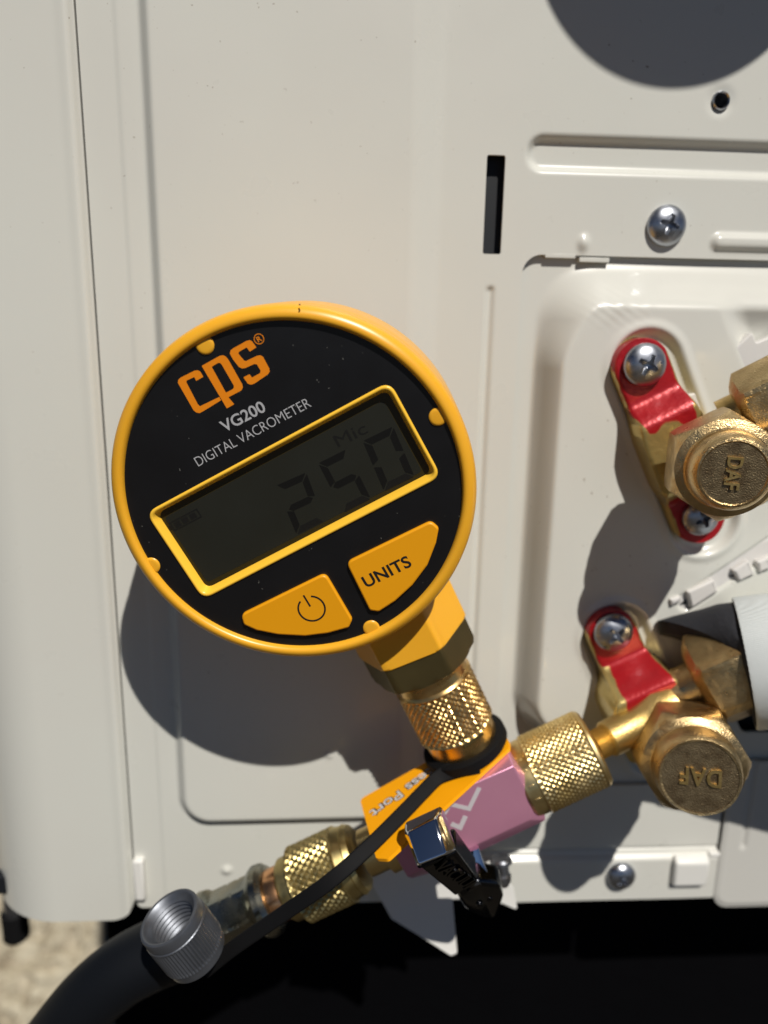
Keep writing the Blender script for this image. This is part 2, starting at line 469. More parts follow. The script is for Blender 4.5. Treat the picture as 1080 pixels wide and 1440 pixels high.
def side_h(X, Z):
    sL = ss(-rrect(X, Z, -60.2, 400, -97.0, 600, 10) / 3.2)
    sR = ss((13.5 - X) / 9)
    h = 2.8 * np.minimum(sL, sR)
    h += .25 * ss((X + 66) / .8)
    h -= 1.9 * ss((-rrect(X, Z, 33.8, 300, 88.2, 97.6, 4.5)) / 2.3)
    h -= .9 * ss(-rrect(X, Z, 25.2, 28.0, -64, 60.8, 1.3) / 1.3)
    h += 1.3 * ss(-rrect(X, Z, 83.5, 300, 70.2, 75.6, 2.6) / 2.0)
    h += 1.7 * ss((-110.6 - Z) / 1.3) * ss((X - 26) / 3)
    h -= .7 * ss(1 - np.abs(Z + 109.2) / .7) * ss((X - 28) / 1)
    h += .9 * ss(1 - np.hypot(X + 46.5, Z + 113.5) / 2.2)
    h += .5 * ss(1 - np.hypot(X + 15, Z + 73) / 1.6)
    h -= .7 * ss(1 - np.hypot(X - HOLE[0], Z - HOLE[1]) / 4.6)
    q = p2(820, 342); h += 1.0 * ss(1 - np.hypot((X - q[0]) / 2.2, (Z - q[1]) / 3.0))
    # faint hand-made waviness of thin sheet
    h += .10 * np.sin(X * .043 + 1) * np.cos(Z * .031) + .05 * np.sin(X * .11 + Z * .07)
    return h


def side_sdf(X, Z):
    body = rrect(X, Z, -74.35, 400, -126.5, 500, 2)
    cut = rrect(X, Z, 34.8, 152, -86.5, 68.7, 5)
    slot = rrect(X, Z, *SLOT, .5)
    hole = np.hypot(X - HOLE[0], Z - HOLE[1]) - HOLE[2]
    right = rrect(X, Z, 108.4, 460, -300, -77.5, 1.0)
    return np.maximum(body, -np.minimum(np.minimum(cut, slot), np.minimum(hole, right)))


xs = axis_pts(-76.5, 200, -76.5, 145, .55, 12); zs = axis_pts(-128, 420, -128, 134, .55, 14)
side = sheet('side_panel', xs, zs, side_h, side_sdf, M['paint'], ac, 1.0)

# plate that carries the two valves, seen through the cut-out
A1 = np.array(p2(905, 515, 6)); A2 = np.array(p2(985, 730, 6)); B1 = np.array(p2(862, 890, 6)); B2 = B1 + (A2 - A1)


def plate_h(X, Z):
    sd = rrect(X, Z, 39.2, 170, -70, 68.3, 16)
    h = -1.4 + 9.6 * ss(-sd / (6.3 + 8.7 * ss((Z - 40) / 22)))
    q = p2(1001, 470); dR = ((X - q[0]) * .86 + (Z - q[1]) * .5)
    h -= 4.4 * ss(dR / 8) * ss((Z - 26) / 9) * ss((61 - Z) / 12)
    for a, b in ((A1, A2), (B1, B2)):
        pd = pill(X, Z, a, b, 10.2); h -= 1.7 * ss(-pd / 2.4) ; h += .5 * ss(1 - np.abs(pd + .2) / 2.5)
    g = pill(X, Z, p2(948, 833), p2(1075, 748), 3.2); h -= 2.6 * ss(-g / 3.0)
    h += .12 * np.sin(X * .16 + 1) * np.cos(Z * .12) 
    # uneven glossy dents at the top left corner of the pressing
    h += .16 * ss(1 - np.hypot((X - 57) / 14, (Z - 56) / 8)) * np.sin(X * 1.3 + Z) * np.cos(Z * 1.7 + X * .5)
    return h


def plate_sdf(X, Z):
    body = rrect(X, Z, 33.4, 154, -88, 70, 3)
    hole = rrect(X, Z, 104, 150, -66, -40, 8)
    hole2 = rrect(X, Z, 110, 150, 10, 18, 4)
    return np.maximum(body, -np.minimum(hole, hole2))


vp = sheet('valve_plate', axis_pts(32, 156, 32, 128, .55, 5), axis_pts(-90, 72, -90, 72, .55, 5), plate_h, plate_sdf, M['paint_gloss'], ac, 1.0)
# little latch that crosses the top edge of the cut-out
q0 = P(767, 355, .3); q1 = P(857, 361, .3)
box('latch_lip', q0[0], q0[0] + 8.0, -.25, .9, q0[2] - 1.3, q0[2] - .2, M['paint'], ac, .15)
box('latch_lip', q0[0] + 9.0, q1[0], -.55, .9, q1[2] - 1.5, q1[2] - .3, M['paint'], ac, .15)

# rolled corner cover on the left
def cover_h(X, Z):
    h = 1.3 + .25 * ss((X + 79.5) / 2.5) - 1.9 * ss((X + 76.6) / 1.6)
    return h + .06 * np.sin(Z * .045)


def cover_y(X, Y, Z):
    s = np.maximum(-98 - X, 0); r = 27.0; a = np.minimum(s / r, math.pi / 2); rest = np.maximum(s - r * math.pi / 2, 0)
    Xn = np.where(X < -98, -98 - r * np.sin(a), X); Yn = np.where(X < -98, r * (1 - np.cos(a)) + rest + Y * np.cos(a), Y)
    return Xn, Yn, Z


sheet('corner_cover', axis_pts(-700, -75.0, -146, -75.0, .6, 30), axis_pts(-131, 420, -131, 134, 2.0, 20) if False else axis_pts(-131, 420, -131, -116, .5, 6),
      cover_h, lambda X, Z: rrect(X, Z, -900, -75.0, -129.8, 500, 7), M['paint'], ac, 1.2, cover_y)
# column to the right of the bottom seam
def col_h(X, Z):
    return 1.2 - .8 * ss(1 - np.abs(X - 116.5) / 1.3) * ss((Z + 110) / 2) + .5 * ss(-rrect(X, Z, 109.4, 300, -131, -60, 5) / 1.2) - .5


sheet('lower_corner_panel', axis_pts(109, 320, 109, 146, .55, 12), axis_pts(-133, -78, -133, -78, .55, 5), col_h,
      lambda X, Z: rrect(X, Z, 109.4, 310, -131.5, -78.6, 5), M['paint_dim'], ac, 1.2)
# white clips on the seams
a = P(185, 1207, 1); b = P(207, 1263, 1)
cl = hull('seam_clip', [(x, y, z) for x in (a[0] + .4, b[0] - .2) for z in (a[2], b[2]) for y in (-2.4, 1)], M['plastic_white'], ac, .8, 3)
a = P(948, 1202, 2.5); b = P(990, 1245, 2.5)
hull('seam_clip', [(a[0], -1.7, a[2]), (b[0], -1.7, a[2]), (a[0], -4.6, a[2] - 1.6), (b[0], -4.6, a[2] - 1.6), (a[0], -4.2, b[2] + 1), (b[0], -4.2, b[2] + 1), (a[0], -1.2, b[2]), (b[0], -1.2, b[2])], M['plastic_white'], ac, .9, 3)
box('seam_tab', b[0] + .8, b[0] + 4.2, -2.2, 1, a[2] - 1.5, a[2] - .2, M['plastic_white'], ac, .3)
# dark casing behind the openings, rest of the body
box('inner_casing', -73, 300, 3.2, 700, -118, 400, M['dark'], ac, 0)
box('base_pan', -120, 300, 6, 690, -126, -119, M['dark'], ac, 1)
# collar of the small screw hole
rev('hole_collar', [(-6, 2.25), (.55, 2.25), (.9, 2.0), (.55, 1.72), (-6, 1.7)], (HOLE[0], 0, HOLE[1]), (0, -1, 0), M['screw'], ac, 32, caps=(False, False))


def screw(p, R_, dome, rot, parent, name='screw', mt='screw', tilt=(0, -1, 0)):
    """pan head cross-recess screw"""
    def fn_h(r, t):
        hh = dome * math.sqrt(max(0, 1 - (r / R_) ** 2 * .92)) ** .9
        x, y = r * math.cos(t + rot), r * math.sin(t + rot)
        L = .50 * R_; w_ = .115 * R_ * (1.3 - .8 * min(r / L, 1))
        c = max(0, min(1, (w_ - abs(x)) / (.05 * R_) + .5)) if abs(y) < L else 0
        d = max(0, min(1, (w_ - abs(y)) / (.05 * R_) + .5)) if abs(x) < L else 0
        core = max(0, min(1, (.19 * R_ - r) / (.05 * R_)))
        return hh - max(c, d, core) * dome * .75 * max(0.0, 1 - (r / L) ** 2 * .75 if r < L else 0)
    h0, b0, a0 = frame(tilt); V = [np.array(p) + a0 * fn_h(0, 0)]; Fc = []; nr, ns = 30, 96
    for i in range(1, nr + 1):
        r = R_ * i / nr
        for k in range(ns):
            t = 2 * math.pi * k / ns; V.append(np.array(p) + (h0 * math.cos(t) + b0 * math.sin(t)) * r + a0 * fn_h(r, t))
    for k in range(ns):
        t = 2 * math.pi * k / ns; V.append(np.array(p) + (h0 * math.cos(t) + b0 * math.sin(t)) * R_ * .97 - a0 * dome * .3)
    for k in range(ns): Fc.append((0, 1 + k, 1 + (k + 1) % ns))
    for i in range(nr):
        for k in range(ns):
            k2 = (k + 1) % ns; Fc.append((1 + i * ns + k, 1 + (i + 1) * ns + k, 1 + (i + 1) * ns + k2, 1 + i * ns + k2))
    return mk(name, V, Fc, M[mt], parent, 40)


s = P(938, 317, 1.2); screw((s[0], -.2, s[2]), 5.1, 3.2, .3, ac)
s = P(873, 1231, 2.4); screw((s[0], -1.9, s[2]), 4.6, 3.4, .9, ac)

# ---- white nylon pipe shroud pieces that edge the pipe opening
FRP = lambda d: (np.array([0, -d, 0.]), np.array([1., 0, 0]), np.array([0, 0, 1.]), np.array([0, -1., 0]))
up = [p2(*q, 8) for q in ((962, 556), (993, 549), (1012, 530), (1013, 509), (1058, 467), (1064, 482), (1180, 430), (1180, 660), (1000, 640), (984, 600))]
fill2d('pipe_shroud', [roundpoly(up, .5)], FRP(0), 5.0, 8.0, M['pipe_shell'], ac, .4)
lo = [p2(*q, 8) for q in ((918, 872), (943, 834), (1000, 798), (1062, 768), (1140, 725), (1200, 700), (1200, 790), (1082, 800), (1040, 815), (1003, 833), (968, 857), (944, 885), (928, 893))]
fill2d('pipe_shroud', [roundpoly(lo, .6)], FRP(0), 4.0, 7.4, M['pipe_shell'], ac, .5)
for (x0, y0), (x1, y1), (x2, y2), (x3, y3) in (((966, 832), (1003, 815), (1010, 832), (972, 856)), ((1030, 802), (1052, 788), (1062, 808), (1040, 818)), ((1064, 790), (1080, 783), (1084, 800), (1068, 806)), ((942, 843), (957, 838), (958, 846), (944, 853))):
    fill2d('shroud_tooth', [roundpoly([p2(x0, y0, 9), p2(x1, y1, 9), p2(x2, y2, 9), p2(x3, y3, 9)], .4)], FRP(0), 5, 9.2, M['pipe_shell'], ac, .6)
for (x, y, r_) in ((962, 848, 1.1), (1033, 809, 1.5)):
    q = p2(x, y, 8); fill2d('shroud_notch', [[(q[0] - r_, q[1] - .7), (q[0] + r_, q[1] - .5), (q[0] + r_ * .6, q[1] + .9)]], FRP(0), 7.4, 7.55, M['dark'], ac)
for (x, y, r_) in ((1011, 500, 1.3), (992, 533, .9)):
    q = p2(x, y, 7); fill2d('shroud_notch', [[(q[0] - r_, q[1] - .8), (q[0] + r_ * .8, q[1] - .8), (q[0], q[1] + 1.2)]], FRP(0), 5.9, 6.6, M['dark'], ac)


# ================================================================== service valves
def strap(parent, a, b, wid, seed, topd, base, half=False, paint=None):
    """flange strap: pill outline, rises in a soft step to the valve body"""
    a = np.array(a); b = np.array(b); L = np.linalg.norm(b - a); e = (b - a) / L; f = np.array([-e[1], e[0]])
    ns_, nw = 120, 40; V = []; pa = []; Fc = []
    s0, s1 = -wid, L + wid
    for i in range(ns_ + 1):
        s = s0 + (s1 - s0) * (.5 - .5 * math.cos(math.pi * i / ns_))
        if s < 0: w_ = math.sqrt(max(wid ** 2 - s * s, 0))
        elif s > L: w_ = math.sqrt(max(wid ** 2 - (s - L) ** 2, 0))
        else: w_ = wid
        bul = ss(np.array((s - 9) / 10)) * ss(np.array((L - 7 - s) / 7)); w_ += (1.2 + seed) * float(bul)
        for j in range(nw + 1):
            t = -1 + 2 * j / nw; q = a + e * s + f * w_ * t
            rise = float(ss(np.array((s - 7.5) / 6.5)) * ss(np.array((L - 6 - s) / 6)))
            h = topd + base * rise
            edge = max(0, abs(t) - .88) / .12; h -= .5 * edge ** 2
            V.append((q[0], -h - 4.0, q[1])); pa.append(paint(s, w_ * t, L))
    for i in range(ns_):
        for j in range(nw):
            k = i * (nw + 1) + j; Fc.append((k, k + 1, k + nw + 2, k + nw + 1))
    n0 = len(V); bd = [i * (nw + 1) for i in range(ns_ + 1)] + [i * (nw + 1) + nw for i in range(ns_, -1, -1)]
    for k in bd: v = V[k]; V.append((v[0], -(topd - 3.5), v[2])); pa.append(.2)
    for i in range(len(bd)):
        i2 = (i + 1) % len(bd); Fc.append((bd[i], bd[i2], n0 + i2, n0 + i))
    o = mk('flange', V, Fc, M['strap'], parent, 50)
    at = o.data.attributes.new('paint', 'FLOAT', 'POINT'); at.data.foreach_set('value', pa)
    return o


def daf_cap(parent, pb, pt, apo, rdome, rface, phase, rot):
    """hexagonal forged cap with round domed top and raised letters; one mesh + lettering as its own part"""
    tilt = unit(pt - pb); H = np.linalg.norm(pt - pb); R6 = apo / math.cos(math.pi / 6)
    rows = [(0, apo * .9), (.4, R6 * .97), (1.2, R6 + .2), (H * .46, R6 + .2), (H * .50, R6 * .985), (H * .56, R6 * .93), (H * .62, R6 * .87), (H * .655, rdome * 1.06), (H * .68, rdome * 1.015),
            (H * .72, rdome), (H * .84, rdome * .995), (H * .92, rdome * .965), (H * .97, rdome * .91), (H * .995, rdome * .85), (H, rface * 1.04), (H * .985, rface)]
    cap = rev('valve_cap', rows, pb, tilt, M['bronze'], parent, 120, fn=lambda t, h, r: min(hexr(t, apo + .35 * max(0, 1 - h / H), phase), r), angle=28, hint=(1, 0, 0))
    ax = unit(tilt); o_ = pb + ax * (H * .985)
    u = unit(np.array((math.cos(rot), 0, math.sin(rot)))); u = unit(u - u.dot(ax) * ax); v = np.cross(ax, u)
    fr = (o_, u, v, ax)
    n = 48; fill2d('cap_face', [[(rface * math.cos(2 * math.pi * i / n), rface * math.sin(2 * math.pi * i / n)) for i in range(n)]], fr, -.4, .02, M['bronze_dark'], cap)
    wdt = rface * 1.05
    t = text2d('lettering', 'DAF', (-wdt / 2, -rface * .24), (wdt / 2, -rface * .24), rface * .46, fr, -.05, .5, M['cast_brass'], cap, weight=.02, spacing=1.08)
    b = t.modifiers.new('bevel', 'BEVEL'); b.width = .0001; b.segments = 2
    return cap


def paint_up(s, t, L):
    n_ = noise.noise(Vector((s * .35, t * .5, 3.1)))
    v = 1.0 - max(0, abs(t) - 6.0) * .45
    if s > 12: v -= max(0, (s - 12) * .16) * max(0, min(1, (3.5 - t) / 3)) + max(0, (s - 15)) * .10
    if s > 13 and t > 3.5: v -= max(0, t - 4.5) * .12
    if s > L - 9: v = .9 - max(0, abs(t) - 5.5) * .4
    return v + .22 * n_


def paint_lo(s, t, L):
    n_ = noise.noise(Vector((s * .3, t * .45, 8.7)))
    v = .97 - max(0, abs(t) - 5.4) * .45
    if s > 8: v = .97 - max(0, math.hypot((s - 15) / 13, (t - 1.2) / 7.4) - .76) * 2.2
    return v + .2 * n_


UC = np.array(p2(1000, 645, 20)); LC = np.array(p2(957, 1036, 20))
uv = root('service_valve', (UC[0], -6, UC[1]), 'upper brass service valve on red painted flange, cap lettering turned sideways', 'valve', 'service valves on the unit')
strap(uv, p2(905, 516, 12.5), p2(985, 728, 12.5), 7.2, 0, 8.2, 5.0, paint=paint_up)
s = P(907, 513, 13.5); screw((s[0], -12.6, s[2]), 5.4, 3.6, .45, uv, 'flange_screw')
s = P(986, 728, 13.5); screw((s[0], -12.4, s[2]), 4.9, 3.4, 1.1, uv, 'flange_screw')
rev('valve_body', [(0, 9.5), (6, 9.5), (9, 8.6), (18, 8.2), (24, 8.2)], (UC[0], -5, UC[1]), (0, -1, 0), M['cast_brass'], uv, 64)
daf_cap(uv, P(1007, 648, 28), P(1032, 666, 46), 11.1, 8.8, 6.8, rad(30), rad(-92))
# flare neck and nut of the upper valve
ax = R @ unit((.80, .42, .40))
n0 = P(1040, 580, 25)
rev('flare_neck', [(-4, 5.0), (1.5, 5.0), (2, 4.6), (8, 4.6)], n0, ax, M['cast_brass'], uv, 48)
fnr = [(0, 5.4), (.5, 6.8), (1.7, 8.6), (2.2, 9.4), (11, 9.4), (12, 8.2)]
rev('flare_nut', fnr, n0, ax, M['bronze'], uv, 96, fn=hexfn(8.2, rad(20)))
rev('copper_pipe', [(10, 4.2), (60, 4.2)], n0, ax, M['pipe_shell'], uv, 32)

lv = root('service_valve', (LC[0], -6, LC[1]), 'lower brass service valve, cap lettering upside down, side port screwed to the knurled nut', 'valve', 'service valves on the unit')
strap(lv, p2(863, 893, 12.5), tuple(np.array(p2(863, 893, 12.5)) + (np.array(p2(985, 728, 8)) - np.array(p2(905, 516, 8))) * .98), 6.9, 3.2, 8.2, 11.0, paint=paint_lo)
s = P(863, 890, 13.5); screw((s[0], -12.6, s[2]), 5.3, 3.6, .75, lv, 'flange_screw')
rev('valve_body', [(0, 10.5), (9, 10.5), (12, 9.2), (20, 8.8), (27, 8.8)], (LC[0], -5, LC[1]), (0, -1, 0), M['cast_brass'], lv, 64)
daf_cap(lv, P(963, 1050, 28), P(985, 1094, 47), 12.1, 10.2, 8.9, rad(2), rad(179))
ax = R @ unit((.82, .48, .30)); n0 = P(988, 958, 21)
rev('flare_neck', [(-9, 6.0), (1.5, 6.4), (2, 5.8), (10, 5.8)], n0, ax, M['bronze'], lv, 48)
rev('flare_nut', [(-1.5, 8.0), (-.8, 9.8), (1.0, 12.4), (1.6, 13.6), (16, 13.6), (17, 12)], n0, ax, M['bronze'], lv, 96, fn=hexfn(11.6, rad(14)))
rev('copper_pipe', [(14, 4.7), (80, 4.7)], n0, ax, M['copper'], lv, 32)
# insulation sleeve and tape round the lower pipe
ins = root('pipe_insulation', tuple(n0 + ax * 25), 'black foam pipe sleeve bound with white fabric tape beside the lower valve', 'pipe insulation')
ic = P(1046, 932, 22); iax = R @ unit((.92, .16, .36))
rev('foam_sleeve', [(-20, 12.0), (-20, 16.4), (-16, 16.4), (-12, 16.4), (-8, 16.4), (-4, 16.4), (60, 16.4)], ic, iax, M['foam'], ins, 72, fn=lambda t, h, r: (r + .25 * math.sin(5 * t + h * .3)) * (1 if h > -3 else .80 + .20 * (h + 20) / 17), hfn=lambda t, h: h * (.02 + .98 * (.5 + .5 * math.cos(t)) ** 4) if h < 0 else h, hint=R @ np.array((-.1, .95, -.3)), caps=(True, True))
rev('tape_wrap', [(0, 16.2), (0, 17.1), (.6, 17.3), (9, 17.2), (9.2, 17.6), (24, 17.5), (24.2, 18), (60, 18)], ic, iax, M['tape'], ins, 96, fn=lambda t, h, r: r + .22 * math.sin(3 * t + h * .12) + .1 * math.sin(7 * t + 2), caps=(False, False))

# ================================================================== vacuum gauge
gn = unit((-.095, -1, -.09))                          # the way the face looks
g0_ = P(411, 677, 48)


def _fit():
    u = unit(np.cross(gn, [0, 0, -1])); v = np.cross(gn, u); A = []; B = []
    for q in ((184.9, 790.4), (154.8, 670), (390.7, 926), (667.5, 707.5), (650, 795), (629, 821), (435, 925), (512, 916), (222, 502), (174, 569), (270, 460), (391, 426), (665, 660)):
        r = ray(*q); w_ = CAM + r * ((g0_ - CAM).dot(gn) / r.dot(gn)) - g0_
        a, b = w_.dot(u), w_.dot(v); A.append((2 * a, 2 * b, 1)); B.append(a * a + b * b)
    s_ = np.linalg.lstsq(np.array(A), np.array(B), rcond=None)[0]
    return g0_ + u * s_[0] + v * s_[1], math.sqrt(s_[2] + s_[0] ** 2 + s_[1] ** 2)


gp, RG = _fit(); RG *= 1.006


def on_gauge(px, py, off=0.0):
    r = ray(px, py); o_ = gp + gn * off; t = (o_ - CAM).dot(gn) / r.dot(gn); return CAM + t * r


gu = unit(on_gauge(438.3, 571.4) - on_gauge(279.4, 656.2)); gv = np.cross(gn, gu)
GF = (gp, gu, gv, gn)


def g2(px, py, off=0.0):
    q = on_gauge(px, py, off) - gp; return (q.dot(gu), q.dot(gv))


ga = root('digital_vacuum_gauge', tuple(gp - gn * 30), 'round yellow digital vacuum gauge with black face and grey screen reading 250', 'gauge')
rr = RG
rev('housing', [(-33, rr * .55), (-33, rr * .90), (-32, rr * .955), (-29, rr * .985), (-14, rr * .995), (-8, rr * .998), (-6.6, rr * .99), (-6.3, rr * .975)], gp, gn, M['yellow'], ga, 160, caps=(True, False))
rim = rev('bezel', [(-6.3, rr * .975), (-6.0, rr * .985), (-4.4, rr), (-2.6, rr * 1.0), (-1.3, rr * .993), (-.5, rr * .980), (-.05, rr * .960), (.1, rr * .945), (-.05, rr * .932), (-.5, rr * .922), (-1.1, rr * .918), (-2.4, rr * .916)], gp, gn, M['yellow'], ga, 200, caps=(False, False))
FH = -1.15                                           # height of the black face film
n = 160
win_px = ((205, 721), (548, 536), (621, 670), (286, 843))
win_o = [g2(*q, FH) for q in win_px]


def shrink(poly, d):
    c = np.mean(poly, 0); out = []
    N = len(poly)
    for i in range(N):
        p = np.array(poly[i]); a = unit(np.array(poly[i - 1]) - p); b = unit(np.array(poly[(i + 1) % N]) - p)
        s_ = abs(a[0] * b[1] - a[1] * b[0]); out.append(tuple(p + (a + b) * d / s_))
    return out


circ = [(rr * .918 * math.cos(2 * math.pi * i / n), rr * .918 * math.sin(2 * math.pi * i / n)) for i in range(n)]
fill2d('face_plate', [circ, roundpoly(shrink(win_o, .5), 2.2)], GF, FH - .5, FH, M['face'], ga)
# window frame: rounded lip then funnel down to the glass
rings = []
for d_, h_, r_ in ((0, FH - .02, 2.6), (.1, FH + .3, 2.5), (.32, FH + .45, 2.3), (.6, FH + .42, 2.2), (.8, FH + .2, 2.0), (1.5, FH - 1.5, 1.7), (1.6, FH - 2.0, 1.5)):
    rings.append([(q, h_) for q in roundpoly(shrink(win_o, d_), r_)])
V = []; Fc = []; N = len(rings[0])
for rg in rings:
    for q, h_ in rg: V.append(gp + gu * q[0] + gv * q[1] + gn * h_)
for i in range(len(rings) - 1):
    for k in range(N): k2 = (k + 1) % N; Fc.append((i * N + k, i * N + k2, (i + 1) * N + k2, (i + 1) * N + k))
frm = mk('screen_frame', V, Fc, M['yellow_frame'], ga, 60)
LH = FH - 1.5
scr = fill2d('screen', [roundpoly(shrink(win_o, 1.0), 1.2)], GF, LH - .5, LH, M['lcd_edge_glow'], ga)
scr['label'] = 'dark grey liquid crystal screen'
act = shrink([g2(214, 723, LH), g2(545, 545, LH), g2(611, 668, LH), g2(288, 834, LH)], 1.9)
fill2d('display_area', [roundpoly(act, 1.0)], GF, LH, LH + .03, M['lcd'], scr)


def seg_digit(px4, ch):
    TL, TR, BR, BL = [np.array(g2(370 + q[0] * .2315, 560 + q[1] * .2315, LH)) for q in px4]
    def B(u, v): return tuple((1 - v) * ((1 - u) * TL + u * TR) + v * ((1 - u) * BL + u * BR))
    w_, t_, g_ = .21, .125, .025
    S = {'a': [(0 + g_, 0), (1 - g_, 0), (1 - w_, t_), (w_, t_)], 'd': [(w_, 1 - t_), (1 - w_, 1 - t_), (1 - g_, 1), (g_, 1)],
         'g': [(.08, .5), (.2, .5 - t_ * .5), (.8, .5 - t_ * .5), (.92, .5), (.8, .5 + t_ * .5), (.2, .5 + t_ * .5)],
         'f': [(0, g_), (w_, t_ + g_), (w_, .5 - t_ * .6), (0, .5 - .02)], 'e': [(0, .52), (w_, .5 + t_ * .6), (w_, 1 - t_ - g_), (0, 1 - g_)],
         'b': [(1, g_), (1, .48), (1 - w_, .5 - t_ * .6), (1 - w_, t_ + g_)], 'c': [(1, .52), (1, 1 - g_), (1 - w_, 1 - t_ - g_), (1 - w_, .5 + t_ * .6)]}
    for k in {'2': 'abged', '5': 'afgcd', '0': 'abcdef'}[ch]:
        m_ = M['lcd_seg2'] if k == 'd' else M['lcd_seg']
        fill2d('digit_segment', [roundpoly([B(*q) for q in S[k]], .12, 3)], GF, LH + .03, LH + .06, m_, scr)


seg_digit(((80, 530), (262, 450), (372, 745), (205, 830)), '2')
seg_digit(((335, 395), (505, 310), (655, 610), (490, 695)), '5')
seg_digit(((605, 260), (790, 170), (920, 475), (735, 565)), '0')
text2d('unit_lettering', 'Mic', g2(476, 629, LH), g2(518, 608, LH), 2.6, GF, LH + .03, LH + .06, M['lcd_seg2'], scr)
bc = np.array(g2(261, 731, LH)); be = unit(np.array(g2(284, 719, LH)) - np.array(g2(238, 743, LH))); bf = np.array([-be[1], be[0]])
bq = lambda x, y: tuple(bc + be * x + bf * y)
fill2d('battery_outline', [[bq(-3.6, -1.1), bq(-3.6, -.5), bq(-4.2, -.5), bq(-4.2, .5), bq(-3.6, .5), bq(-3.6, 1.1), bq(3.6, 1.1), bq(3.6, -1.1)], [bq(-3.3, -.8), bq(-3.3, .8), bq(3.3, .8), bq(3.3, -.8)]], GF, LH + .03, LH + .06, M['lcd_seg2'], scr)
for x in (-2.1, -.1, 1.9): fill2d('battery_bar', [[bq(x - .75, -.6), bq(x - .75, .6), bq(x + .75, .6), bq(x + .75, -.6)]], GF, LH + .03, LH + .06, M['lcd_seg2'], scr)

# buttons with a dark well round each
pw = [g2(*q, FH) for q in ((340, 862), (458, 804), (496, 869), (491, 880), (462, 888), (430, 892), (392, 890), (362, 884), (344, 876))]
un = [g2(*q, FH) for q in ((487, 789), (606, 731), (617, 741), (613, 762), (601, 793), (580, 821), (556, 843), (533, 858), (520, 856))]
def grow(poly, d): return shrink(poly, -d)
for nm, pl, rs in (('power_button', pw, [2, 1.6, 1.2, .8, 2, 2, 2, 2, 1]), ('units_button', un, [1.6, 1.5, 1.0, 2, 2, 2, 2, 1.2, .9])):
    loop = roundpoly(pl, rs)
    b_ = fill2d(nm, [loop], GF, FH - .3, FH + 1.0, M['orange'], ga, .42, 60)
    if nm == 'power_button': pb = b_
    else: ub = b_
BH = FH + 1.0
c = np.array(g2(438.2, 855.9, BH)); Rp = 2.95; wd = .2
arc = [];
a0, a1 = rad(90 + 27), rad(90 - 27 + 360)
A = np.linspace(a0, a1, 60)
arc = [(c[0] + (Rp + wd) * math.cos(t), c[1] + (Rp + wd) * math.sin(t)) for t in A] + [(c[0] + (Rp - wd) * math.cos(t), c[1] + (Rp - wd) * math.sin(t)) for t in A[::-1]]
fill2d('power_symbol', [arc], GF, BH, BH + .03, M['black_print'], pb)
fill2d('power_symbol', [[(c[0] - wd, c[1] + .6), (c[0] + wd, c[1] + .6), (c[0] + wd, c[1] + 3.6), (c[0] - wd, c[1] + 3.6)]], GF, BH, BH + .03, M['black_print'], pb)
text2d('lettering', 'UNITS', g2(515.6, 826.5, BH), g2(580, 795.2, BH), 2.65, GF, BH, BH + .03, M['black_print'], ub, weight=.022, spacing=1.02)

# printed face
z8 = lambda x, y: g2(230 + x * .21296, 450 + y * .21296, FH)
cc = [(95, 415), (97, 397), (110, 382), (203, 335), (225, 332), (242, 340), (263, 375), (216, 402), (203, 376), (152, 400), (150, 410), (226, 556), (240, 570), (368, 508), (380, 530), (262, 602), (238, 615), (215, 610), (198, 595)]
pp = [(252, 303), (372, 236), (395, 233), (413, 243), (428, 262), (520, 425), (524, 445), (514, 465), (428, 510), (467, 556), (418, 584)]
ph = [(318, 309), (360, 283), (376, 284), (386, 297), (464, 432), (464, 447), (456, 457), (412, 480)]
spl = [(438, 222), (442, 202), (458, 188), (548, 138), (568, 133), (584, 140), (613, 180), (570, 209), (549, 181), (498, 210), (494, 222), (532, 268), (545, 271), (618, 236), (640, 233), (657, 243), (697, 318), (701, 340), (690, 358), (600, 420), (578, 427), (556, 420), (527, 378), (568, 358), (584, 380), (638, 350), (641, 335), (617, 293), (600, 290), (540, 317), (518, 320), (498, 310), (460, 262)]
fill2d('logo_lettering', [roundpoly([z8(*q) for q in cc], .12, 3)], GF, FH, FH + .03, M['logo'], ga)
fill2d('logo_lettering', [roundpoly([z8(*q) for q in pp], .12, 3), roundpoly([z8(*q) for q in ph], .12, 3)], GF, FH + .002, FH + .034, M['logo'], ga)
fill2d('logo_lettering', [roundpoly([z8(*q) for q in spl], .12, 3)], GF, FH, FH + .03, M['logo'], ga)
c = np.array(z8(630, 125)); fill2d('registered_mark', [[(c[0] + r_ * math.cos(2 * math.pi * i / 40), c[1] + r_ * math.sin(2 * math.pi * i / 40)) for i in range(40)] for r_ in (1.03, .88)], GF, FH, FH + .03, M['logo'], ga)
text2d('registered_mark', 'R', (c[0] - .42, c[1] - .52), (c[0] + .45, c[1] - .52), 1.05, GF, FH, FH + .03, M['logo'], ga, weight=.01)
text2d('model_lettering', 'VG200', z8(403, 742), z8(681, 598), 2.35, GF, FH, FH + .03, M['grey_print'], ga, weight=.014)
text2d('type_lettering', 'DIGITAL VACROMETER', z8(232, 968), z8(978, 570), 2.1, GF, FH, FH + .03, M['grey_thin'], ga, weight=-.012)
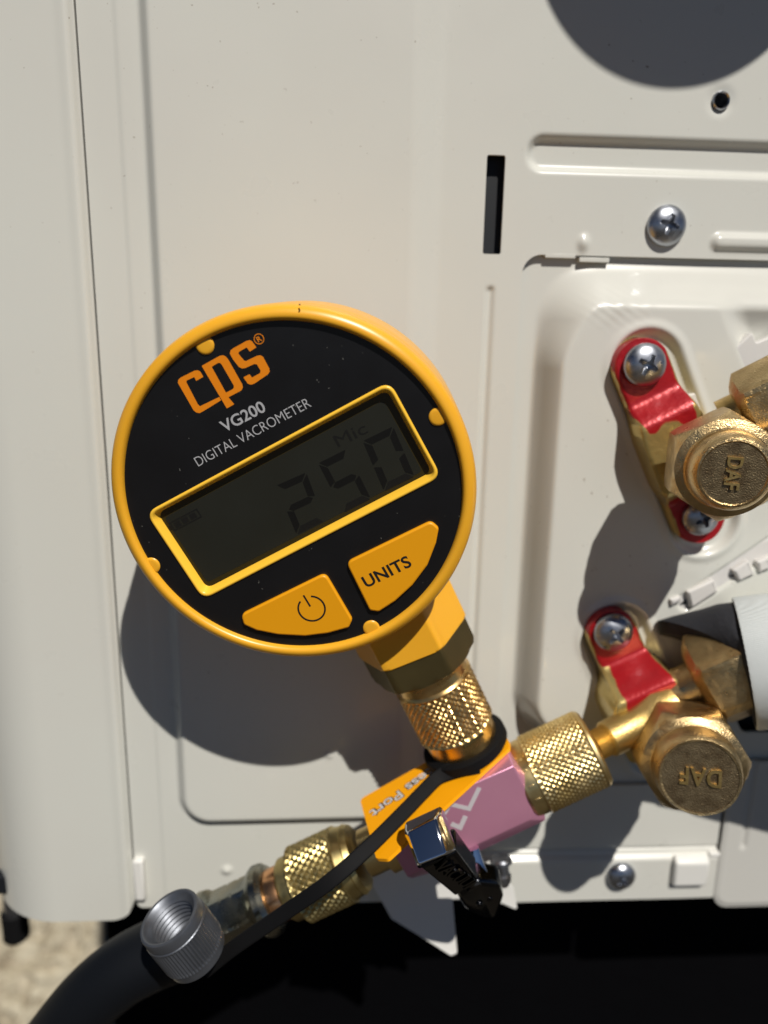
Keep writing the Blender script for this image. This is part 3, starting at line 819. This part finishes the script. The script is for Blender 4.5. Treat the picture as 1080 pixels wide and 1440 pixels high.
# four moulded lugs on the bezel
for (x, y) in ((287, 486), (616, 587), (212, 797), (522, 885)):
    q = np.array(g2(x, y, -.4)); k = np.linalg.norm(q); e_ = q / k
    o_ = gp + gu * q[0] + gv * q[1]
    rev('bezel_lug', [(-2.2, 1.85), (-1.0, 1.85), (-.85, 1.72), (-.75, 1.45), (-.72, 1.1), (-.72, .1)], o_, gn, M['yellow'], ga, 40)
for dv in (0, .95):
    q = np.array(g2(421, 436, .1)) * (1 + dv / 36.); o_ = gp + gu * q[0] + gv * q[1]
    rev('mould_mark', [(-.2, .16), (.12, .16)], o_, gn, M['black_print'], ga, 12)

# stem: yellow hexagon, dull brass hexagon
sA, sB = P(580, 896, 23.5), P(652, 1042, 23)
sax = unit(sB - sA); sp = sA - sax * 44.5
sn = unit(gn - gn.dot(sax) * sax); su = np.cross(sn, -sax); su = su if su[0] > 0 else -su


def stem(s_): return sp + sax * s_


ph_ = lambda apo: (lambda t, h, r: min(hexr(t, apo, PHS), r))
PHS = rad(29)
rev('stem_hexagon', [(20, 20), (44.2, 20), (44.7, 14.2)], sp, sax, M['yellow'], ga, 120, fn=ph_(13.0), hint=gn, angle=25, bevel=.25)
rev('hex_fitting', [(42, 20), (50.4, 20), (51.6, 13.9), (52.3, 12.6)], sp, sax, M['brass_dark'], ga, 120, fn=ph_(12.6), hint=gn, angle=25)
# knurled nut on the stem
kn = [(51, 7.4), (51.6, 8.8), (52.2, 9.5), (53.4, 9.9), (54.4, 9.7), (55.0, 9.7), (56.6, 9.8), (57.0, 10.2)] + knurl_rows(57.4, 72, 10.4, .18) + [(72.2, 9.8), (72.6, 9.5)] + [(77.5, 9.4), (78, 8.8)]
nut_s = rev('knurled_nut', kn, sp, sax, M['brass'], ga, 320, fn=knurlfn(57.4, 72, 10.4, 36, .55, 1.75), hint=gn, angle=30)
flat_ = [stem(a_) + (sn * math.cos(b_) + su * math.sin(b_)) * r_ for a_ in (69.4, 73.4) for b_ in (rad(8), rad(44)) for r_ in (9.0, 10.25)]
hull('nut_flat', flat_, M['brass_dark'], nut_s, .2)

# ================================================================== core tool (pink block)
ta = P(796, 1068, 27); tb = P(452, 1229, 27)
tax = unit(tb - ta)                                  # from the valve port to the hose end
tup = unit(np.cross(tax, (0, 1, 0)));  tup = tup if tup[2] > 0 else -tup
tn = np.array((0, -1., 0))
LT = np.linalg.norm(tb - ta)


def T(a, b, n): return ta + tax * a + tup * b + tn * n


def tpar(px, py, d):
    q = P(px, py, d) - ta; return q.dot(tax), q.dot(tup)


ct = root('valve_core_tool', tuple(T(30, -8, 0)), 'pink anodised valve core tool with white zigzag mark between two knurled brass nuts', 'service tool')
fa0 = tpar(737, 1131, 36); fa1 = tpar(557, 1190, 36); ftop = tpar(711, 1058, 36); fch = tpar(727, 1159, 36); fbl = tpar(642, 1200, 36)
R0 = ftop[0] - .3; L1 = fa1[0] + 1.5
btop = ftop[1] + 1.0; bc_ = fa0[1]; bb = fch[1] - .5
pts = []
NF = 9.0; NB = -5.0
def top_b(a, n, s_=81.6):
    # height at which the line a,n meets the underside of the label plate
    o = T(a, 0, n); return (stem(s_) - o).dot(sax) / tup.dot(sax)


pts += [T(R0, min(btop, top_b(R0, NF)), NF), T(R0, bc_, NF), T(R0 + 2.6, bb, NF), T(L1, bb, NF), T(L1, top_b(L1, NF), NF)]
pts += [T(R0 - 3.0, bc_ - 2.6, NF - 3.2), T(R0 - .8, bb - 4.2, NF - 2.6), T(L1 - 8, bb - 4.4, NF - 2.6), T(L1, bb - 3.0, NF - 2.6), T(R0 - 2.6, bc_ + 3, NF - 3.2)]
pts += [T(R0, min(btop, top_b(R0, NB)), NB), T(R0 - 2, bc_ - 1, NB), T(R0 + 2.6, bb - 3, NB), T(L1, bb - 3, 2), T(L1, top_b(L1, 5) - 1, 5), T(L1 - 14, top_b(L1 - 14, 1) - 1, 1)]
blk = hull('tool_body', pts, M['pink'], ct, .35, 3)
# collar between block and nut
rev('tool_collar', [(R0 - 4.5, 8.2), (R0 - 4.0, 8.8), (R0 + 1, 8.8)], ta, tax, M['pink'], ct, 64)
TFR = (ta + tn * NF, -tax, tup, tn)                  # frame of the block's front: u runs towards the valve
tq = lambda px, py: (-(P(px, py, 27 + NF) - ta).dot(tax), (P(px, py, 27 + NF) - ta).dot(tup))


def band(name, px, wd, fr, h0, h1, m, parent):
    """mitred stroke of width wd mm through pixel points"""
    q = [np.array(tq(*p)) for p in px]; Lp = []; Rp_ = []
    for i in range(len(q)):
        if i == 0: d = unit(q[1] - q[0]); nn = np.array([-d[1], d[0]]); k = 1
        elif i == len(q) - 1: d = unit(q[-1] - q[-2]); nn = np.array([-d[1], d[0]]); k = 1
        else:
            d0 = unit(q[i] - q[i - 1]); d1 = unit(q[i + 1] - q[i]); d = unit(d0 + d1); nn = np.array([-d[1], d[0]]); k = 1 / max(.4, abs(nn.dot(np.array([-d0[1], d0[0]]))))
        Lp.append(q[i] + nn * wd / 2 * k); Rp_.append(q[i] - nn * wd / 2 * k)
    return fill2d(name, [Lp + Rp_[::-1]], fr, h0, h1, m, parent)


z5 = lambda x, y: (500 + x * .1852, 1040 + y * .1852)
band('etched_mark', [z5(672, 565), z5(715, 490), z5(862, 525), z5(940, 365)], 1.15, TFR, 0, .03, M['pink_mark'], blk)
band('etched_mark', [z5(725, 640), z5(795, 668), z5(835, 580)], 1.25, TFR, 0, .03, M['pink_mark'], blk)

# right knurled nut, at the valve port: axis reversed distances (a < R0)
nr0 = tpar(731, 1096, 27)[0]; nr1 = tpar(833, 1043, 27)[0]
print('nut range', nr1, nr0, 'R0', R0, 'L1', L1, 'LT', LT)
k0, k1 = nr1 + 1.2, nr0 - 4.2
rows = [(nr1 - .3, 7.4), (nr1 - .1, 9.2), (nr1 + .4, 9.9), (k0 - .1, 10.2)] + knurl_rows(k0, k1, 10.4, .16) + [(k1 + .2, 9.9), (nr0 - .6, 9.8), (nr0, 9.3), (nr0 + .3, 8)]
nut = rev('knurled_nut', rows, ta, tax, M['brass_b'], ct, 360, fn=knurlfn(k0, k1, 10.4, 40, .36, 1.75), angle=30)
# raised marks on the nut's smooth band
for t_ in (20, 42, 66, 84):
    hh, bb_, aa = frame(tax); r_ = 9.95
    d_ = hh * math.cos(rad(t_ - 20)) + bb_ * math.sin(rad(t_ - 20)); e_ = np.cross(aa, d_)
    o_ = ta + aa * (nr0 - 2.3)
    pts = [o_ + aa * sa * .8 + e_ * se * .35 + d_ * rr_ for sa in (-1, 1) for se in (-1, 1) for rr_ in (9.6, 9.98)]
    hull('nut_mark', pts, M['brass_b'], nut, .1)
# valve side port that the nut screws on
pe = T(nr1, 0, 0); vc = P(925, 1003, 21)
pdir = unit(pe - vc); PL = np.linalg.norm(pe - vc)
rev('side_port', [(-3, 8.2), (2, 7.8), (5, 6.2), (8, 5.0), (PL - 4.2, 4.7), (PL - 3.6, 4.2)] + [(PL - 3.4 + .25 * i, 3.6 + .34 * (i % 2)) for i in range(16)], vc, pdir, M['cast_brass'], lv, 48)
# left side: dark brass neck, knurled nut, copper ring
l0 = L1
rev('brass_neck', [(l0 - 1, 7.6), (l0 + 3.2, 7.6), (l0 + 3.6, 6.2), (l0 + 9, 6.2)], ta, tax, M['brass_b'], ct, 48)
n0_ = tpar(506, 1205, 27)[0]; n1_ = tpar(403, 1253, 27)[0]
print('left nut', n0_, n1_)
k0, k1 = n0_ + 4.6, n1_ - 4.6
rows = [(n0_, 7.2), (n0_ + .2, 8.6), (n0_ + 1.6, 9.3), (n0_ + 2.0, 9.0), (k0 - .3, 9.6)] + knurl_rows(k0, k1, 10.1, .2) + [(k1 + .2, 8.4), (n1_ - 1, 8.3), (n1_ - .3, 7.7), (n1_, 6.5)]
hs = root('vacuum_hose', tuple(T(n1_ + 4, 0, 0)), 'black vacuum hose with zinc ferrule and knurled brass nut running to the lower left', 'hose')
rev('knurled_nut', rows, ta, tax, M['brass_olive'], hs, 300, fn=knurlfn(k0, k1, 10.1, 30, .6, 2.3), angle=30)
rev('copper_ring', [(n1_ - .5, 6.6), (n1_ + .6, 7.1), (n1_ + 3.4, 7.1), (n1_ + 3.8, 6.6)], ta, tax, M['copper'], hs, 48)
# ferrule: rounded collar then six crimped flats
f0 = n1_ + 3.4
rev('ferrule', [(f0, 6.6), (f0 + .4, 8.2), (f0 + 1.6, 9.3), (f0 + 3.2, 9.5), (f0 + 4.4, 8.9), (f0 + 5.2, 8.1), (f0 + 6.4, 8.3), (f0 + 8.6, 8.3), (f0 + 9.0, 7.7), (f0 + 9.4, 8.3), (f0 + 11.8, 8.3), (f0 + 12.2, 7.7), (f0 + 12.6, 8.3), (f0 + 17, 8.3), (f0 + 18.2, 8.9), (f0 + 19.8, 9.2), (f0 + 20.4, 8.8)], ta, tax, M['steel'], hs, 96,
    fn=lambda t, h, r: min(r, hexr(t, 7.0 if f0 + 6 < h < f0 + 17.4 else 20, rad(12))), angle=25)
hp = [T(f0 + 19, 0, 0), T(f0 + 27, -1, 0), P(170, 1368, 27), P(88, 1450, 26), P(-10, 1600, 26), P(-60, 1800, 30)]
tube('hose_tube', hp, 8.9, M['hose'], hs, 40, n=90)

# ------------------------------------------------------------------ yellow access-port label plate (turns on the stem)


def on_stem_plane(px, py, s_):
    r = ray(px, py); o_ = stem(s_); t = (o_ - CAM).dot(sax) / r.dot(sax); return CAM + t * r


s_lab = 80.5
lab = [on_stem_plane(*q, s_lab) for q in ((505, 1133), (600, 1072), (692, 1008), (715, 1043), (553, 1204), (530, 1207))]
lu = unit(lab[0] - lab[2]); ln = -sax; lu = unit(lu - lu.dot(ln) * ln); lvv = np.cross(ln, lu)
lo_ = stem(s_lab)
LFR = (lo_, lu, lvv, ln)
l2 = lambda px, py: tuple(((on_stem_plane(px, py, s_lab) - lo_).dot(e_)) for e_ in (lu, lvv))
lp = root('port_label_plate', tuple(lo_), 'yellow plastic label plate lettered Access Port on top of the pink tool', 'label')
pl_ = fill2d('plate', [roundpoly([l2(*q) for q in ((506, 1124), (600, 1071), (692, 1006), (716, 1043), (716, 1052), (545, 1208), (529, 1207))], [1.6, 0, 2, .6, .6, 1, 1])], LFR, -.9, 0, M['tag'], lp)
a_, b_ = l2(600, 1100), l2(522, 1152)
# the lettering is read from the far side, so it stands upside down in the picture
for nm, wt, h1_, mm_ in (('lettering_outline', .055, .02, 'black_print'), ('lettering', .012, .04, 'white_print')):
    text2d(nm, 'cess Port', l2(606, 1078), l2(519, 1142), 3.5, LFR, 0.0, h1_, M[mm_], pl_, weight=wt)
text2d('lettering', 'ac', l2(621, 1097), l2(603, 1112), 1.9, LFR, 0.0, .04, M['white_print'], pl_, weight=.012)

# ------------------------------------------------------------------ tethered grey cap
tc_ = root('tethered_cap', tuple(P(262, 1330, 44)), 'grey knurled metal cap, open end up, held by a black rubber strap', 'cap')
ring = []
hh, b0_, aa = frame(-gv, gn)
rv = []
for i in range(64):
    t = 2 * math.pi * i / 64
rev('strap_ring', [(77.0, 9.0), (77.0, 10.9), (77.4, 11.5), (79.6, 11.6), (80.2, 11.1), (80.2, 9.0)], sp, sax, M['rubber'], tc_, 64, hint=gn, caps=(False, False))
sv = [on_stem_plane(*q, s_lab - 1.7) for q in ((672, 1072), (645, 1080), (617, 1093), (594, 1115), (570, 1140), (518, 1192))] + [P(463, 1240, 50), P(397, 1286, 48), P(330, 1332, 45), P(290, 1364, 42)]
tube('strap', sv, 1, M['rubber'], tc_, 24, flat=(3.6, 1.7), hint=unit((-.2, -.8, .6)), n=90, rfn=lambda t: 1.7 - .7 * min(1, t * 4.5))
co_ = P(237, 1289, 49)
cax = R @ unit((.38, -.83, -.38)); CL = 15.0


def capfn(t, h, r):
    if 3.2 < h < 11.6 and r > 7.3:
        e = min(1, (h - 3.2) / .5, (11.6 - h) / .5); x = (t / (2 * math.pi) * 58) % 1; return r - .36 * e * (1 - min(1, 2.5 * min(x, 1 - x)))
    return r


rows = [(11.5, .05), (11.5, 5.2)] + [(11.3 - .28 * i, 5.9 + .33 * math.sin(i * 2 * math.pi / 5)) for i in range(34)] + [(1.2, 6.3), (.5, 6.7), (.1, 7.1), (0, 7.5), (.15, 7.95), (.6, 8.1), (3.2, 8.1), (3.45, 8.35)] + [(3.6 + .3 * i, 8.4) for i in range(30)] + [(12.8, 8.35), (13.1, 8.0), (15.2, 7.9), (15.8, 7.4), (15.9, 5)]
KS = .92
rows = [(a_ * KS, b_ * KS) for a_, b_ in rows]
gc = rev('cap', rows, co_, cax, M['grey_cap'], tc_, 348, fn=capfn, angle=30)
rev('cap_rivet', [(14.4, 4.8), (15.8, 4.8), (15.9, 3.5), (17.1, 3.3), (17.7, 2.6), (17.9, .1)], co_, cax, M['chrome'], tc_, 40)

# ------------------------------------------------------------------ chrome lever of the tool
D1 = 49
lev = [P(573, 1169, 52), P(612, 1149, 51), P(627, 1201, 56), P(589, 1216, 57)]
lev += [P(568, 1171, 50), P(622, 1146, 49), P(642, 1197, 53.5), P(588, 1223, 55)]
lev += [q + np.array((.4, 3.5, .2)) for q in lev[4:]]
lever = hull('lever_head', lev, M['chrome'], ct, .5, 3)
l2_ = [P(590, 1221, 55), P(641, 1199, 54), P(672, 1240, 46), P(640, 1262, 45)]
l2_ += [q + np.array((.3, 5.0, 3.2)) for q in l2_]
lv2 = hull('lever_arm', l2_, M['dark_reflection'], ct, .9, 3)
l3_ = [P(642, 1261, 43), P(672, 1240, 44), P(704, 1246, 41), P(709, 1262, 38), P(700, 1290, 36), P(686, 1296, 36), P(652, 1278, 38)]
l3_ += [q + np.array((.3, 6.0, 2.0)) for q in l3_]
hull('lever_arm', l3_, M['dark_reflection'], ct, 1.4, 3)
# cast letters on the arm
AO = np.array(P(598, 1222, 55.1)); AU = unit(P(650, 1258, 45.8) - AO); an_ = unit(np.cross(AU, P(641, 1199, 54) - P(590, 1221, 55))); an_ = an_ if an_[1] < 0 else -an_
AV = np.cross(an_, AU)
w_arm = np.linalg.norm(P(650, 1258, 45.8) - AO)
text2d('cast_lettering', 'VACUUM', (1.0, 1.6), (w_arm * 1.0, 1.8), 3.6, (AO, AU, AV, an_), -.3, .35, M['dark_reflection'], lv2, weight=.02)
for i, (x, y) in enumerate(((663, 1262), (674, 1272), (688, 1264), (694, 1256), (675, 1256))):
    q = P(x, y, 40.5 - i * .3); rev('cast_bead', [(-1, 1.0), (0, .95), (.35, .7), (.5, .1)], q, (0, -1, -.1), M['dark_reflection'], ct, 20)
# curved chrome guard beside the arm, bolt with small nut
g_ = [P(664, 1194, 36), P(674, 1222, 38), P(688, 1246, 40)]
tube('lever_guard', g_, 2.1, M['chrome'], ct, 24, flat=(3.6, 3.0), hint=(0, -1, 0), n=24)
g_ = [P(651, 1203, 38), P(660, 1226, 40), P(668, 1244, 41)]
tube('lever_guard', g_, 1.6, M['pink'], ct, 20, flat=(3.2, 2.4), hint=(0, -1, 0), n=24)
rev('bolt', [(0, 2.6), (.6, 3.1), (1.4, 3.1), (1.8, 2.0), (4.5, 1.9), (4.9, 2.4), (6.5, 2.2), (8, 1.2)], P(704, 1206, 22), (.12, -.25, -1), M['screw'], ct, 32)
# white torn plastic film hanging behind the lever
wf = [(517, 1212), (545, 1196), (640, 1240), (690, 1210), (722, 1248), (727, 1277), (706, 1268), (660, 1262), (636, 1262), (641, 1330), (632, 1333), (550, 1288), (524, 1244)]
wp = root('white_plastic_tag', tuple(P(600, 1240, 14)), 'thin white plastic tag with pointed tip, hanging half in shadow below the pink tool', 'tag')
fr = (np.array([0, -12., 0]), np.array([1., 0, 0]), np.array([0, 0, 1.]), np.array([0, -1., 0]))
tg = fill2d('tag_sheet', [roundpoly([p2(*q, 12) for q in wf], .8)], fr, -.5, .5, M['plastic_white'], wp, .15)
bm = bmesh.new(); bm.from_mesh(tg.data); bmesh.ops.triangulate(bm, faces=bm.faces)
bmesh.ops.subdivide_edges(bm, edges=bm.edges, cuts=3, use_grid_fill=True)
for v in bm.verts: v.co.y -= .012 * min(1, max(0, (-.0 - v.co.z) / .03)) ** 2 * .3
bm.to_mesh(tg.data); bm.free()

# ================================================================== below and around
# unseen ring and tail added off-frame to cast the round shadow, top right
sh = P(970, -143, 0); up_ = np.array((sh[0], 0, sh[2])) - SUN * (75 / SUN[1])
cr = root('shadow_caster', tuple(up_), 'unseen black ring added above the frame to cast the round shadow at top right', 'hose')
cp = []
Rr = 37.5 - 9
V = []; Fc = []; na, nb = 96, 20
for i in range(na):
    t = 2 * math.pi * i / na; rd = np.array((math.cos(t), 0, math.sin(t)))
    for j in range(nb):
        s_ = 2 * math.pi * j / nb; V.append(up_ + rd * (Rr + 9.5 * math.cos(s_)) + np.array((0, 1, 0)) * 7 * math.sin(s_))
for i in range(na):
    for j in range(nb):
        a_, b_ = i * nb + j, i * nb + (j + 1) % nb; c_, d_ = ((i + 1) % na) * nb + j, ((i + 1) % na) * nb + (j + 1) % nb
        Fc.append((a_, b_, d_, c_))
mk('caster_loop', V, Fc, M['hose'], cr, 60)
cr2 = mk('caster_tail', [(up_[0] + 0, 0, 0)], [], None, cr) if False else None
tube('caster_tail', [up_ + np.array((28, 0, 0)), up_ + np.array((60, 0, 40)), up_ + np.array((80, 0, 160)), up_ + np.array((82, 4, 300))], 8, M['hose'], cr, 20)

# black support under the unit
q = P(143, 1290, -62)
sb = root('support_block', (60, 200, -420), 'black rubber support block under the unit, at the bottom right', 'support block')
box('block', q[0], 330, 62, 330, -700, -127, M['rubber_block'], sb, 4)
box('block_cap', q[0] + 3, 326, 66, 326, -127, -126.2, M['rubber_block'], sb, 0)
# rear foot of the unit, seen past the left corner
q = P(22, 1300, -48)
rev('rear_foot_post', [(0, 3.6), (44, 3.6)], (q[0], 48, q[2] + 6), (0, 0, 1), M['screw'], ac, 32)
rev('rear_foot', [(-6, 4.0), (-5, 4.8), (6, 4.8), (7, 3.8)], (q[0], 48, q[2]), (0, 0, 1), M['rubber'], ac, 32)

GZ = -700.
gm = mat('gravel_ground', (.40, .35, .25), 0, .9, bump=(55, 1.0, .01), var=((.55, .50, .38), 60, .35))
N_ = 40; ext = 30000
me = bpy.data.meshes.new('ground')
me.from_pydata([(-30, -30, GZ * MM), (30, -30, GZ * MM), (30, 30, GZ * MM), (-30, 30, GZ * MM)], [], [(0, 1, 2, 3)])
gr = link('ground', me, mat('dimmed_ground', (.045, .034, .022), 0, .95, bump=(30, 1.0, .01), var=((.03, .027, .02), 9, .4))); tag(gr, 'ground far below the unit, colour darkened to cut bounce light', None, None, 'structure')  # ground beyond the gravel, made dark to cut bounce onto the panel
me = bpy.data.meshes.new('gravel_bed')
me.from_pydata([(-1.6, .12, (GZ + 4) * MM), (.3, .12, (GZ + 4) * MM), (.3, 1.6, (GZ + 4) * MM), (-1.6, 1.6, (GZ + 4) * MM)], [], [(0, 1, 2, 3)])
gb = link('gravel_bed', me, gm); tag(gb, 'pale gravel bed beside the unit', None, None, 'structure')
rng = np.random.default_rng(4)
ico = bmesh.new(); bmesh.ops.create_icosphere(ico, subdivisions=1, radius=1); IV = np.array([v.co[:] for v in ico.verts]); IF = np.array([[v.index for v in f.verts] for f in ico.faces]); ico.free()
V = []; Fc = []; cnt = 0; cols = []
for i in range(9000):
    x = rng.uniform(-900, 250); y = rng.uniform(150, 1300); s_ = rng.lognormal(1.75, .42)
    rot = Matrix.Rotation(rng.uniform(0, 6.28), 3, Vector(rng.normal(size=3)).normalized())
    q = IV * (1 + rng.uniform(-.2, .2, (len(IV), 1))) * np.array([1, .8, .6]) * s_
    q = q @ np.array(rot).T; V.append(q + np.array([x, y, GZ + 4 + s_ * .2])); Fc.append(IF + cnt * len(IV)); cnt += 1
V = np.vstack(V); Fc = np.vstack(Fc)
pm = mat('pebble', (.52, .46, .34), 0, .85, var=((.22, .18, .12), 35, .3))
me = bpy.data.meshes.new('gravel'); me.from_pydata((V * MM).tolist(), [], Fc.tolist()); me.update()
go = link('gravel', me, pm, None, 60); tag(go, 'loose pale pebbles on the ground at bottom left', 'gravel', None, 'stuff')
